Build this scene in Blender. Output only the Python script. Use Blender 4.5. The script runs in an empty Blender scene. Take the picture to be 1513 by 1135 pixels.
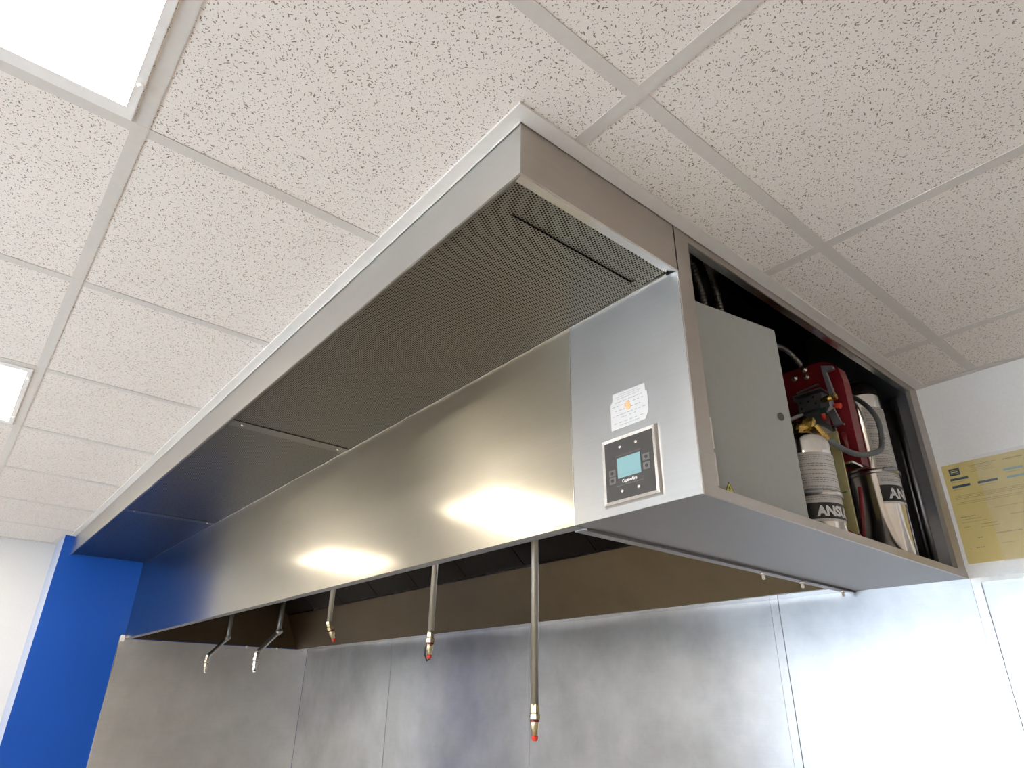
import bpy, bmesh, math, random
from mathutils import Vector, Matrix
R = random.Random(7)
SC = bpy.context.scene
COL = SC.collection
CZ = 2.4                     # ceiling height above the floor; builders take z relative to the ceiling

# ---------------------------------------------------------------- measures (metres)
XR, YF, YH = 4.2376, -1.606, -1.196      # hood right side, fascia front, hood front panel
ZS, ZB = -0.1142, -0.5695                # soffit level, hood bottom
XT, YT = 4.268, -1.633                   # outer edge of ceiling trim
XJ = 3.931                               # joint between hood and end cabinet
T, GX, GY = 0.61, 3.7904, -2.1007        # ceiling grid
TY = 0.604
XL2 = -0.375                             # white wall behind the blue pilaster
YB = -1.6604                             # front of blue pilaster
XE, YE = 7.4, -5.0                       # right wall, rear wall

# ---------------------------------------------------------------- nodes / materials
def newmat(name):
    m = bpy.data.materials.new(name); m.use_nodes = True
    nt = m.node_tree; b = nt.nodes['Principled BSDF']
    return m, nt, b
def node(nt, typ, **kw):
    n = nt.nodes.new(typ)
    for k, v in kw.items():
        if k.startswith('i_'):
            n.inputs[k[2:].replace('_', ' ')].default_value = v
        else: setattr(n, k, v)
    return n
def math_(nt, op, a, b=None, c=None):
    n = nt.nodes.new('ShaderNodeMath'); n.operation = op
    for i, v in enumerate((a, b, c)):
        if v is None: continue
        if hasattr(v, 'is_linked'): nt.links.new(v, n.inputs[i])
        else: n.inputs[i].default_value = v
    return n.outputs[0]
def ramp(nt, fac, stops):
    n = nt.nodes.new('ShaderNodeValToRGB'); cr = n.color_ramp
    while len(cr.elements) > 1: cr.elements.remove(cr.elements[-1])
    cr.elements[0].position = stops[0][0]; cr.elements[0].color = (*stops[0][1], 1)
    for p, c in stops[1:]:
        e = cr.elements.new(p); e.color = (*c, 1)
    nt.links.new(fac, n.inputs[0]); return n.outputs[0]
def coords(nt, scale=(1, 1, 1), rot=(0, 0, 0), loc=(0, 0, 0)):
    g = nt.nodes.new('ShaderNodeNewGeometry'); mp = nt.nodes.new('ShaderNodeMapping')
    mp.inputs['Scale'].default_value = scale; mp.inputs['Rotation'].default_value = rot; mp.inputs['Location'].default_value = loc
    nt.links.new(g.outputs['Position'], mp.inputs[0]); return mp.outputs[0]
def noise(nt, vec, scale, detail=4, rough=.55):
    n = node(nt, 'ShaderNodeTexNoise'); n.inputs['Scale'].default_value = scale
    n.inputs['Detail'].default_value = detail; n.inputs['Roughness'].default_value = rough
    nt.links.new(vec, n.inputs['Vector']); return n.outputs['Fac']
def plain(name, col, rough=.5, metal=0, spec=.5, bump=0, bscale=60):
    m, nt, b = newmat(name)
    b.inputs['Base Color'].default_value = (*col, 1); b.inputs['Roughness'].default_value = rough
    b.inputs['Metallic'].default_value = metal; b.inputs['Specular IOR Level'].default_value = spec
    v = coords(nt); f = noise(nt, v, bscale, 3)
    mx = node(nt, 'ShaderNodeMix', data_type='RGBA'); nt.links.new(f, mx.inputs[0])
    mx.inputs[6].default_value = (*[c * .93 for c in col], 1); mx.inputs[7].default_value = (*[min(1, c * 1.05) for c in col], 1)
    nt.links.new(mx.outputs[2], b.inputs['Base Color'])
    if bump:
        bp = node(nt, 'ShaderNodeBump'); bp.inputs['Strength'].default_value = bump; bp.inputs['Distance'].default_value = .002
        nt.links.new(f, bp.inputs['Height']); nt.links.new(bp.outputs[0], b.inputs['Normal'])
    return m
def steel(name, col=(.60, .585, .56), r0=.2, r1=.34, aniso=.6, tangent=(0, 0, 1), brush=(2, 60, 300), smudge=.12,
          smscale=3.0, seed=0, wav=0.0, drips=False):
    m, nt, b = newmat(name)
    b.inputs['Metallic'].default_value = 1
    v1 = coords(nt, scale=brush, loc=(seed, 0, 0)); fb = noise(nt, v1, 1.0, 3, .6)
    v2 = coords(nt, loc=(seed * 1.7, seed, 0)); fs = noise(nt, v2, smscale, 5, .62)
    v3 = coords(nt, loc=(seed, 3, 1)); ff = noise(nt, v3, smscale * 6, 4, .6)
    k = math_(nt, 'MULTIPLY_ADD', fs, smudge * 2, 1 - smudge)
    k = math_(nt, 'MULTIPLY', k, math_(nt, 'MULTIPLY_ADD', fb, .10, .95))
    k = math_(nt, 'MULTIPLY', k, math_(nt, 'MULTIPLY_ADD', ff, .08, .96))
    if drips:
        v4 = coords(nt, scale=(140, 140, 9)); fd = noise(nt, v4, 1.0, 2, .5)
        v5 = coords(nt, loc=(5, 2, 9)); fm = noise(nt, v5, 5.0, 2, .5)
        dr = ramp(nt, fd, [(.70, (0, 0, 0)), (.78, (1, 1, 1))]); dm = ramp(nt, fm, [(.58, (0, 0, 0)), (.66, (1, 1, 1))])
        d = math_(nt, 'MULTIPLY', dr, dm)
        k = math_(nt, 'MULTIPLY', k, math_(nt, 'MULTIPLY_ADD', d, -.12, 1.0))
    vm = node(nt, 'ShaderNodeVectorMath', operation='SCALE'); vm.inputs[0].default_value = col
    nt.links.new(k, vm.inputs['Scale']); nt.links.new(vm.outputs[0], b.inputs['Base Color'])
    rr = math_(nt, 'MULTIPLY_ADD', math_(nt, 'MULTIPLY_ADD', ff, .35, math_(nt, 'MULTIPLY', fs, .65)), (r1 - r0), r0)
    nt.links.new(rr, b.inputs['Roughness'])
    b.inputs['Anisotropic'].default_value = aniso
    c = node(nt, 'ShaderNodeCombineXYZ'); c.inputs[0].default_value, c.inputs[1].default_value, c.inputs[2].default_value = tangent
    nt.links.new(c.outputs[0], b.inputs['Tangent'])
    bp = node(nt, 'ShaderNodeBump'); bp.inputs['Strength'].default_value = .03; bp.inputs['Distance'].default_value = .001
    nt.links.new(fb, bp.inputs['Height'])
    if wav:
        v6 = coords(nt, loc=(seed, 1, 4)); fw = noise(nt, v6, 1.6, 1, .4)
        b2 = node(nt, 'ShaderNodeBump'); b2.inputs['Strength'].default_value = 1; b2.inputs['Distance'].default_value = wav
        nt.links.new(fw, b2.inputs['Height']); nt.links.new(b2.outputs[0], bp.inputs['Normal'])
    nt.links.new(bp.outputs[0], b.inputs['Normal'])
    return m, nt, b
def emit(name, col, s, base=(.8, .8, .8)):
    m, nt, b = newmat(name)
    b.inputs['Base Color'].default_value = (*base, 1); b.inputs['Roughness'].default_value = .4
    b.inputs['Emission Color'].default_value = (*col, 1); b.inputs['Emission Strength'].default_value = s
    return m

M = {}
M['front'] = steel('brushed_steel_front', (.43, .40, .34), .10, .15, .3, (0, 0, 1), (3, 3, 420), .05, 2.2, 3, .003, True)[0]
M['fascia'] = steel('brushed_steel_fascia', (.50, .485, .465), .34, .44, .6, (0, 0, 1), (3, 3, 420), .06, 3, 5)[0]
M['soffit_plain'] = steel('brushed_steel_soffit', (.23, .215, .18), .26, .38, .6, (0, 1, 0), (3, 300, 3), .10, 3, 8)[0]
M['end_front'] = steel('brushed_steel_end_panel', (.38, .375, .37), .34, .44, .6, (0, 0, 1), (3, 3, 420), .06, 3, 6)[0]
M['sidesheet'] = steel('stainless_side_sheet', (.84, .83, .81), .3, .5, .5, (0, 0, 1), (4, 4, 260), .25, 3.2, 19, .004)[0]
M['side'] = steel('brushed_steel_side', (.52, .47, .42), .36, .46, .5, (0, 0, 1), (3, 3, 300), .10, 5, 9)[0]
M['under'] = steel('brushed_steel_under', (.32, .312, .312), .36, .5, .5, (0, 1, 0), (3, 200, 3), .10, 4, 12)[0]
M['wallsteel'] = steel('stainless_wall_sheet', (.43, .435, .45), .20, .46, .5, (0, 0, 1), (4, 4, 260), .42, 4.2, 15, .006, True)[0]
M['edge'] = steel('polished_steel_edge', (.72, .70, .68), .18, .28, .2, (0, 0, 1), (3, 3, 3), .05, 3, 2)[0]
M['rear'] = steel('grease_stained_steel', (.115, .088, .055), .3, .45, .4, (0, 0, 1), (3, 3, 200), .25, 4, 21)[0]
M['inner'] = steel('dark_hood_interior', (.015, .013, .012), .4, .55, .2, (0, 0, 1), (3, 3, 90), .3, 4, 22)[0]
M['cab_in'] = steel('cabinet_interior_steel', (.25, .255, .265), .28, .42, .4, (0, 0, 1), (3, 3, 200), .25, 5, 24)[0]
M['tank'] = steel('polished_tank_steel', (.82, .79, .755), .09, .17, .2, (0, 0, 1), (60, 60, 4), .08, 12, 31)[0]
M['pipe'] = steel('pipe_steel', (.40, .38, .33), .25, .38, .2, (0, 0, 1), (3, 3, 3), .15, 20, 33)[0]
M['chrome'] = steel('plated_fitting', (.78, .76, .70), .14, .22, .1, (0, 0, 1), (3, 3, 3), .05, 20, 34)[0]
M['nozzle_brass'] = steel('dull_brass', (.62, .54, .34), .22, .34, .1, (0, 0, 1), (3, 3, 3), .1, 20, 35)[0]
M['brass'] = steel('bright_brass', (.55, .38, .11), .2, .34, .1, (0, 0, 1), (3, 3, 3), .2, 40, 36)[0]
M['zinc'] = steel('zinc_bracket', (.40, .42, .44), .35, .5, .1, (0, 0, 1), (3, 3, 3), .1, 40, 37)[0]

# the front panel has a sharper and a strongly brushed reflection
nt = M['front'].node_tree; b1 = nt.nodes['Principled BSDF']; b2_ = nt.nodes.new('ShaderNodeBsdfPrincipled')
b2_.inputs['Metallic'].default_value = 1; b2_.inputs['Roughness'].default_value = .33; b2_.inputs['Anisotropic'].default_value = .93
for l in list(nt.links):
    if l.to_node == b1 and l.to_socket.name in ('Base Color', 'Tangent', 'Normal'): nt.links.new(l.from_socket, b2_.inputs[l.to_socket.name])
mxs = nt.nodes.new('ShaderNodeMixShader'); mxs.inputs[0].default_value = .6
nt.links.new(b1.outputs[0], mxs.inputs[1]); nt.links.new(b2_.outputs[0], mxs.inputs[2])
nt.links.new(mxs.outputs[0], [n for n in nt.nodes if n.type == 'OUTPUT_MATERIAL'][0].inputs[0])

# perforated soffit: hexagonal pattern of round holes
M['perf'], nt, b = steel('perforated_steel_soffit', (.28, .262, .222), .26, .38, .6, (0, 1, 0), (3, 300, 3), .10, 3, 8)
def perforate(nt, b, p=.0062, r=.30):
    g = nt.nodes.new('ShaderNodeNewGeometry'); s = nt.nodes.new('ShaderNodeSeparateXYZ'); nt.links.new(g.outputs['Position'], s.inputs[0])
    w = math.sqrt(3)
    u = math_(nt, 'MULTIPLY', s.outputs[0], 1 / p); v = math_(nt, 'MULTIPLY', s.outputs[1], 1 / (p * w))
    def dist(du):
        a = math_(nt, 'SUBTRACT', math_(nt, 'FRACT', math_(nt, 'ADD', u, du + 500)), .5)
        c = math_(nt, 'MULTIPLY', math_(nt, 'SUBTRACT', math_(nt, 'FRACT', math_(nt, 'ADD', v, du + 500)), .5), w)
        return math_(nt, 'SQRT', math_(nt, 'ADD', math_(nt, 'MULTIPLY', a, a), math_(nt, 'MULTIPLY', c, c)))
    d = math_(nt, 'MINIMUM', dist(0), dist(.5))
    mask = math_(nt, 'LESS_THAN', d, r)
    dark = node(nt, 'ShaderNodeBsdfDiffuse'); dark.inputs[0].default_value = (.008, .007, .006, 1)
    mix = nt.nodes.new('ShaderNodeMixShader'); nt.links.new(mask, mix.inputs[0])
    nt.links.new(b.outputs[0], mix.inputs[1]); nt.links.new(dark.outputs[0], mix.inputs[2])
    out = [n for n in nt.nodes if n.type == 'OUTPUT_MATERIAL'][0]
    nt.links.new(mix.outputs[0], out.inputs[0])
perforate(nt, b)

M['white_trim'] = plain('white_painted_metal', (.70, .665, .63), .38, 0, .5)
M['grid'] = plain('ceiling_grid_paint', (.58, .54, .50), .35, 0, .5)
M['fixture'] = plain('light_frame_paint', (.74, .71, .69), .35)
M['wall'] = plain('white_wall_paint', (.80, .79, .78), .6, 0, .3, .15, 120)
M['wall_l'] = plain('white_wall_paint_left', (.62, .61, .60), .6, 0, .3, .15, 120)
M['wall_r'] = plain('warm_wall_paint', (.70, .61, .53), .6, 0, .3, .15, 120)
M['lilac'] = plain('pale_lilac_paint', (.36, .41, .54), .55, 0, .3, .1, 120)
M['blue'] = plain('blue_wall_paint', (.004, .068, .37), .45, 0, .3, .12, 150)
M['deck'] = plain('dark_deck', (.06, .055, .05), .8)
M['floor'] = plain('floor_vinyl', (.50, .46, .42), .4, 0, .5, .05, 8)
M['door_grey'] = plain('grey_enclosure_paint', (.40, .415, .395), .45, 0, .4)
M['black'] = plain('black_plastic', (.012, .012, .012), .4)
M['darkface'] = plain('dark_keypad', (.045, .042, .04), .5, 0, .3)
M['btn'] = plain('grey_button', (.11, .108, .105), .5)
M['red'] = plain('red_paint', (.17, .005, .010), .35, 0, .5)
M['redcap'] = plain('orange_red_rubber', (.62, .035, .015), .5)
M['green'] = plain('green_plastic', (.02, .16, .12), .5)
M['amber'] = plain('dark_amber_glass', (.14, .01, .01), .15)
M['beige'] = plain('olive_beige_plate', (.38, .35, .17), .55)
M['hose'] = plain('grey_braided_hose', (.14, .15, .155), .5, .3, .5, .6, 900)
M['conduit'] = plain('grey_flexible_conduit', (.26, .26, .25), .35, .8)
M['paper'] = plain('white_paper', (.50, .50, .505), .6)
M['ink'] = plain('grey_ink', (.25, .25, .25), .6)
M['ink_light'] = plain('faint_ink', (.26, .26, .27), .6)
M['orange_ink'] = plain('orange_ink', (.85, .38, .18), .6)
M['label'] = plain('grey_white_label', (.60, .59, .57), .5)
M['label_ink'] = plain('label_print', (.25, .25, .25), .5)
M['label_black'] = plain('black_label_band', (.015, .015, .017), .4)
M['label_white'] = plain('white_label_print', (.75, .75, .75), .5)
M['yellow_paper'] = plain('yellow_paper', (.62, .50, .20), .55, 0, .4, .1, 30)
M['yellow_ink'] = plain('brown_print', (.27, .22, .10), .6)
M['blue_ink'] = plain('blue_print', (.03, .08, .12), .5)
M['yellow'] = plain('yellow_warning_vinyl', (.62, .60, .05), .5)
M['bluebar2'] = plain('pale_blue_print', (.25, .38, .42), .5)
M['screen'] = emit('lcd_screen', (.38, .66, .70), .16, (.10, .19, .20))
M['lcd_line'] = plain('lcd_print', (.12, .25, .28), .5)
M['lamp'] = emit('light_diffuser', (1.0, .90, .74), 11.0)
M['glass'] = None
mg, nt, b = newmat('window_glass'); b.inputs['Roughness'].default_value = 0; b.inputs['Transmission Weight'].default_value = 1
b.inputs['IOR'].default_value = 1.02; M['glass'] = mg
mp_, nt, b = newmat('clear_plastic_sleeve'); b.inputs['Roughness'].default_value = .12; b.inputs['Alpha'].default_value = .16
b.inputs['Base Color'].default_value = (.9, .9, .88, 1)
f = noise(nt, coords(nt), 22, 4, .6); bp = node(nt, 'ShaderNodeBump'); bp.inputs['Strength'].default_value = .9; bp.inputs['Distance'].default_value = .006
nt.links.new(f, bp.inputs['Height']); nt.links.new(bp.outputs[0], b.inputs['Normal']); M['plastic'] = mp_

# acoustic ceiling tile: pinholes and short fissures
def tile_mat():
    m, nt, b = newmat('acoustic_tile')
    b.inputs['Roughness'].default_value = .85; b.inputs['Specular IOR Level'].default_value = .2
    masks = []
    def layer(scale, stretch, rot, th, keep, warp):
        v = coords(nt, rot=(0, 0, rot))
        nz = node(nt, 'ShaderNodeTexNoise'); nz.inputs['Scale'].default_value = 60; nz.inputs['Detail'].default_value = 2
        nt.links.new(v, nz.inputs['Vector'])
        sub = node(nt, 'ShaderNodeVectorMath', operation='SUBTRACT'); nt.links.new(nz.outputs['Color'], sub.inputs[0]); sub.inputs[1].default_value = (.5, .5, .5)
        sc = node(nt, 'ShaderNodeVectorMath', operation='SCALE'); nt.links.new(sub.outputs[0], sc.inputs[0]); sc.inputs['Scale'].default_value = warp
        ad = node(nt, 'ShaderNodeVectorMath', operation='ADD'); nt.links.new(v, ad.inputs[0]); nt.links.new(sc.outputs[0], ad.inputs[1])
        ml = node(nt, 'ShaderNodeVectorMath', operation='MULTIPLY'); nt.links.new(ad.outputs[0], ml.inputs[0]); ml.inputs[1].default_value = (scale * 1.42 / stretch, scale * 1.42, 0)
        vo = node(nt, 'ShaderNodeTexVoronoi', voronoi_dimensions='2D'); vo.inputs['Scale'].default_value = 1
        nt.links.new(ml.outputs[0], vo.inputs['Vector'])
        sp = nt.nodes.new('ShaderNodeSeparateColor'); nt.links.new(vo.outputs['Color'], sp.inputs[0])
        t = math_(nt, 'MULTIPLY', math_(nt, 'MULTIPLY_ADD', sp.outputs[1], .8, .35), th)
        inside = math_(nt, 'LESS_THAN', vo.outputs['Distance'], t)
        k = math_(nt, 'LESS_THAN', sp.outputs[0], keep)
        masks.append(math_(nt, 'MULTIPLY', inside, k))
    layer(135, 3.2, .35, .16, .33, .010)
    layer(130, 3.0, 1.35, .165, .30, .010)
    layer(140, 3.4, 2.45, .16, .30, .010)
    layer(120, 1.0, .9, .17, .55, .002)
    layer(260, 1.0, .2, .16, .6, .001)
    k = masks[0]
    for q in masks[1:4]: k = math_(nt, 'MAXIMUM', k, q)
    small = math_(nt, 'MULTIPLY', masks[4], .30)
    k = math_(nt, 'MAXIMUM', k, small)
    big = noise(nt, coords(nt), 6, 3)
    mxa = node(nt, 'ShaderNodeMix', data_type='RGBA'); nt.links.new(big, mxa.inputs[0])
    mxa.inputs[6].default_value = (.72, .665, .615, 1); mxa.inputs[7].default_value = (.78, .725, .675, 1)
    mx = node(nt, 'ShaderNodeMix', data_type='RGBA'); nt.links.new(k, mx.inputs[0])
    nt.links.new(mxa.outputs[2], mx.inputs[6]); mx.inputs[7].default_value = (.25, .20, .16, 1)
    nt.links.new(mx.outputs[2], b.inputs['Base Color'])
    return m
M['tile'] = tile_mat()

# ---------------------------------------------------------------- mesh builder
class MB:
    def __init__(s): s.bm = bmesh.new()
    def box(s, x0, x1, y0, y1, z0, z1):
        c = [s.bm.verts.new((x, y, z)) for z in (z0, z1) for y in (y0, y1) for x in (x0, x1)]
        for f in ((0, 2, 3, 1), (4, 5, 7, 6), (0, 1, 5, 4), (2, 6, 7, 3), (0, 4, 6, 2), (1, 3, 7, 5)):
            s.bm.faces.new([c[i] for i in f])
        return s
    def quad(s, *p):
        s.bm.faces.new([s.bm.verts.new(q) for q in p]); return s
    def prism(s, pts, off):           # polygon (3D points) extruded by vector off
        a = [s.bm.verts.new(p) for p in pts]; b = [s.bm.verts.new(Vector(p) + Vector(off)) for p in pts]
        s.bm.faces.new(a); s.bm.faces.new(b[::-1]); n = len(pts)
        for i in range(n): s.bm.faces.new((a[i], b[i], b[(i + 1) % n], a[(i + 1) % n]))
        return s
    def tube(s, path, rad, n=16, cap=True):
        P = [Vector(p) for p in path]; rings = []
        up = Vector((0.31, 0.17, 0.93))
        t0 = (P[1] - P[0]).normalized(); u = t0.cross(up).normalized()
        for i, p in enumerate(P):
            if i == 0: t = P[1] - P[0]
            elif i == len(P) - 1: t = P[-1] - P[-2]
            else: t = (P[i + 1] - P[i]).normalized() + (P[i] - P[i - 1]).normalized()
            t.normalize(); u = (u - t * u.dot(t)).normalized(); w = t.cross(u)
            r = rad[i] if isinstance(rad, (list, tuple)) else rad
            rings.append([s.bm.verts.new(p + (u * math.cos(a) + w * math.sin(a)) * r) for a in [2 * math.pi * k / n for k in range(n)]])
        for a, b in zip(rings, rings[1:]):
            for k in range(n):
                f = s.bm.faces.new((a[k], a[(k + 1) % n], b[(k + 1) % n], b[k])); f.smooth = n > 8
        if cap: s.bm.faces.new(rings[0][::-1]); s.bm.faces.new(rings[-1])
        return s
    def lathe(s, c, prof, n=32, axis=Vector((0, 0, 1))):   # prof: (r, h) along axis from c
        c = Vector(c); axis = Vector(axis).normalized()
        path = [c + axis * h for r, h in prof]
        u = axis.cross(Vector((.3, .5, .1)) if abs(axis.z) < .9 else Vector((1, 0, 0))).normalized(); w = axis.cross(u)
        rings = [[s.bm.verts.new(p + (u * math.cos(a) + w * math.sin(a)) * max(r, 1e-5)) for a in [2 * math.pi * k / n for k in range(n)]] for p, (r, h) in zip(path, prof)]
        for a, b in zip(rings, rings[1:]):
            for k in range(n):
                f = s.bm.faces.new((a[k], a[(k + 1) % n], b[(k + 1) % n], b[k])); f.smooth = n > 8
        s.bm.faces.new(rings[0][::-1]); s.bm.faces.new(rings[-1])
        return s
WL = {}        # object -> world location
def build(name, mb, mat, parent=None, loc=None, bevel=0.0, smooth=False, label=None):
    me = bpy.data.meshes.new(name)
    base = Vector(WL[parent.name]) if parent else (Vector(loc) if loc else None)
    bm = mb.bm
    bmesh.ops.remove_doubles(bm, verts=bm.verts, dist=1e-7)
    bmesh.ops.recalc_face_normals(bm, faces=bm.faces)
    if bevel: bmesh.ops.bevel(bm, geom=[e for e in bm.edges if len(e.link_faces) == 2 and e.calc_face_angle(0) > .6], offset=bevel, segments=2, affect='EDGES', profile=.5)
    for v in bm.verts: v.co.z += CZ
    if base is None:
        zs = [v.co.z for v in bm.verts]; xs = [v.co.x for v in bm.verts]; ys = [v.co.y for v in bm.verts]
        base = Vector(((min(xs) + max(xs)) / 2, (min(ys) + max(ys)) / 2, min(zs)))
    for v in bm.verts: v.co -= base
    bm.to_mesh(me); bm.free()
    me.materials.append(mat)
    o = bpy.data.objects.new(name, me); COL.objects.link(o)
    if parent: o.parent = parent
    else: o.location = base
    WL[o.name] = base
    if label: o['label'] = label
    return o
def thing(name, label, cat, loc, group=None):
    o = bpy.data.objects.new(name, None); COL.objects.link(o); o.empty_display_size = .05
    o.location = (loc[0], loc[1], loc[2] + CZ); WL[o.name] = Vector(o.location)
    tag(o, label, cat, group); return o
def tag(o, label, cat, group=None):
    o['label'] = label; o['category'] = cat
    if group: o['group'] = group
    return o
def struct(name, mb, mat, parent=None, **k):
    o = build(name, mb, mat, parent, **k)
    if not parent: o['kind'] = 'structure'
    return o
def text_mesh(s, size, bold=0.0):
    cu = bpy.data.curves.new('t', 'FONT'); cu.body = s; cu.size = size; cu.offset = bold; cu.align_x = 'LEFT'; cu.resolution_u = 3
    o = bpy.data.objects.new('t', cu); COL.objects.link(o)
    bpy.context.view_layer.update()
    me = bpy.data.meshes.new_from_object(o.evaluated_get(bpy.context.evaluated_depsgraph_get()))
    vs = [tuple(v.co) for v in me.vertices]; fs = [tuple(p.vertices) for p in me.polygons]
    bpy.data.objects.remove(o); bpy.data.curves.remove(cu); bpy.data.meshes.remove(me)
    return vs, fs
def text_mb(s, size, fn, bold=0.0):
    mb = MB(); vs, fs = text_mesh(s, size, bold)
    V = [mb.bm.verts.new(fn(x, y)) for x, y, z in vs]
    for f in fs:
        try: mb.bm.faces.new([V[i] for i in f])
        except ValueError: pass
    return mb

# ================================================================ SETTING
# ceiling in two pieces around the hood
mb = MB()
mb.box(XL2 - .1, XE + .1, YE - .1, YT + .01, .002, .02); mb.box(XT - .01, XE + .1, YT + .01, .1, .002, .02)
ceil = struct('ceiling', mb, M['tile'])
mb = MB()
hw = .0125
LIGHTS = [(GX - 3 * k * T, GY - T + (T - TY)) for k in range(3)]
for i in range(-6, 8):
    x = GX - i * T
    if XL2 < x < XE: mb.box(x - hw, x + hw, YE, (YT if x < XT else 0), 0, .004)
for j in range(-5, 4):
    y = GY + j * TY
    if y < YT: mb.box(XL2, XE, y - hw * .99, y + hw * .99, .0003, .004)
    else: mb.box(XT, XE, y - hw * .99, y + hw * .99, .0003, .004)
build('ceiling_grid', mb, M['grid'], ceil, label='white metal grid between the tiles')
# white angle around the hood
mb = MB()
mb.box(0, XT, YT, YF - .0015, -.003, .002); mb.box(XR + .0015, XT, YF - .0015, 0, -.003, .002)
mb.box(0, XR + .0015, YF - .003, YF - .0015, -.006, .012)
struct('trim_1', mb, M['white_trim'])
mb = MB(); mb.box(XT, XE, -.022, 0, -.002, .002); mb.box(XL2, XL2 + .02, YE, YB, -.002, .002)
mb.box(XL2 + .02, 0.0, YB - .02, YB, -.002, .002); mb.box(0, .02, YB, YT, -.002, .002)
struct('trim_2', mb, M['grid'])
Zf = -CZ
mb = MB(); mb.box(-1, XE + .1, YE - .1, .1, Zf - .05, Zf); struct('floor', mb, M['floor'])
mb = MB(); mb.box(-.4, XE + .1, .0, .12, Zf, .35); struct('wall_back', mb, M['wall'])
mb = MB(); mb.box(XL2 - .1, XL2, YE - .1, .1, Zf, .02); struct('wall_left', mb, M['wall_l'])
mb = MB(); mb.box(-.6, XE + .2, YE - .2, .2, .36, .45); mb.box(XL2 - .1, XL2, YE - .12, .1, .02, .36); mb.box(XE, XE + .1, YE - .12, .1, .02, .36); mb.box(XL2 - .1, XE + .1, YE - .12, YE, .02, .36)
struct('ceiling_deck', mb, M['deck'])  # unseen roof and sides added to keep sky light from leaking above the ceiling
# pilaster: blue side, pale front end
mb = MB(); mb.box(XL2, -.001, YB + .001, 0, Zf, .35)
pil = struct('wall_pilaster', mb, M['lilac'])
mb = MB(); mb.box(-.001, 0, YB, 0, Zf, .35); struct('blue_paint', mb, M['blue'], pil)
mb = MB(); mb.box(XE, XE + .1, YE - .1, .1, Zf, .02); struct('wall_right', mb, M['wall_r'])
# rear wall with windows
WX = [(.85, 1.85), (1.95, 2.95), (3.05, 4.05), (4.15, 5.15)]
WZ = (-1.6, -.62)
mb = MB()
mb.box(XL2 - .1, XE + .1, YE - .12, YE, Zf, WZ[0]); mb.box(XL2 - .1, XE + .1, YE - .12, YE, WZ[1], .02)
xs = [XL2 - .1] + [v for w in WX for v in w] + [XE + .1]
for a, b_ in zip(xs[::2], xs[1::2]): mb.box(a, b_, YE - .12, YE, WZ[0], WZ[1])
struct('wall_rear', mb, M['wall'])
for n_, (a, b_) in enumerate(WX):
    mb = MB(); f_ = .045; y0, y1 = YE - .09, YE - .03
    mb.box(a, a + f_, y0, y1, *WZ); mb.box(b_ - f_, b_, y0, y1, *WZ)
    mb.box(a + f_, b_ - f_, y0, y1, WZ[0], WZ[0] + f_); mb.box(a + f_, b_ - f_, y0, y1, WZ[1] - f_, WZ[1])
    w = struct('window_%d' % (n_ + 1), mb, M['white_trim'])
    mb = MB(); mb.box(a + f_, b_ - f_, YE - .063, YE - .057, WZ[0] + f_, WZ[1] - f_); build('glass', mb, M['glass'], w)

# ================================================================ CEILING LIGHTS
ADDED_LIGHTS = [(GX + 3 * T, 4), (GX, 4), (GX - 3 * T, 4), (GX - 6 * T, 4)]  # unseen lights added along the rear to brighten the floor and its bounce
LBL = ['glowing square ceiling light nearest the camera, filling the top left corner',
       'glowing square ceiling light cut by the left frame edge, beyond the near one',
       'glowing square ceiling light farthest away, close to the blue pilaster']
LBL += ['glowing square ceiling light near the rear right corner of the room', 'glowing square ceiling light near the rear wall, level with the nearest one',
        'glowing square ceiling light near the rear wall, second from its left end', 'glowing square ceiling light in the rear left corner of the room']
for n_, (lx, ly) in enumerate(LIGHTS + ADDED_LIGHTS):
    sh = 0 if n_ < 3 else -ly * TY
    if n_ >= 3: ly = GY - TY
    gy_ = GY + sh; ly += sh
    t = thing('ceiling_light', LBL[n_], 'ceiling light', (lx + T / 2, ly + TY / 2, 0), 'square ceiling lights')
    x0, x1, y0, y1 = lx + hw + .003, lx + T - hw - .003, gy_ - TY + hw + .003, gy_ - hw - .003
    fw = .028; mb = MB()
    mb.box(x0, x0 + fw, y0, y1, -.003, .001); mb.box(x1 - fw, x1, y0, y1, -.003, .001)
    mb.box(x0 + fw, x1 - fw, y0, y0 + fw * .5, -.003, .001); mb.box(x0 + fw, x1 - fw, y1 - fw * .5, y1, -.003, .001)
    build('frame', mb, M['fixture'], t)
    mb = MB(); mb.box(x0 + fw, x1 - fw, y0 + fw * .5, y1 - fw * .5, -.0015, .001); build('diffuser', mb, M['lamp'], t)
    for q in (.09, .50):
        mb = MB(); mb.lathe((x0 + q, y1 - .004, -.0045), [(.0045, -.003), (.006, 0), (.006, .003)], 12); build('latch', mb, M['fixture'], t)

# ================================================================ HOOD
hood = thing('exhaust_hood', 'long brushed stainless kitchen exhaust hood with fascia and perforated soffit under the ceiling', 'exhaust hood', (XR / 2, YH / 2, ZB))
HX0 = .002
th = .0015
# fascia: front face and right end face up to the post seam
mb = MB(); mb.box(HX0, XR, YF, YF + .004, ZS, -.001)
build('fascia', mb, M['fascia'], hood)
mb = MB(); mb.box(XR - .004, XR, YF + .004, YH - .001, ZS, -.001)
build('fascia_end', mb, M['side'], hood)
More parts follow.
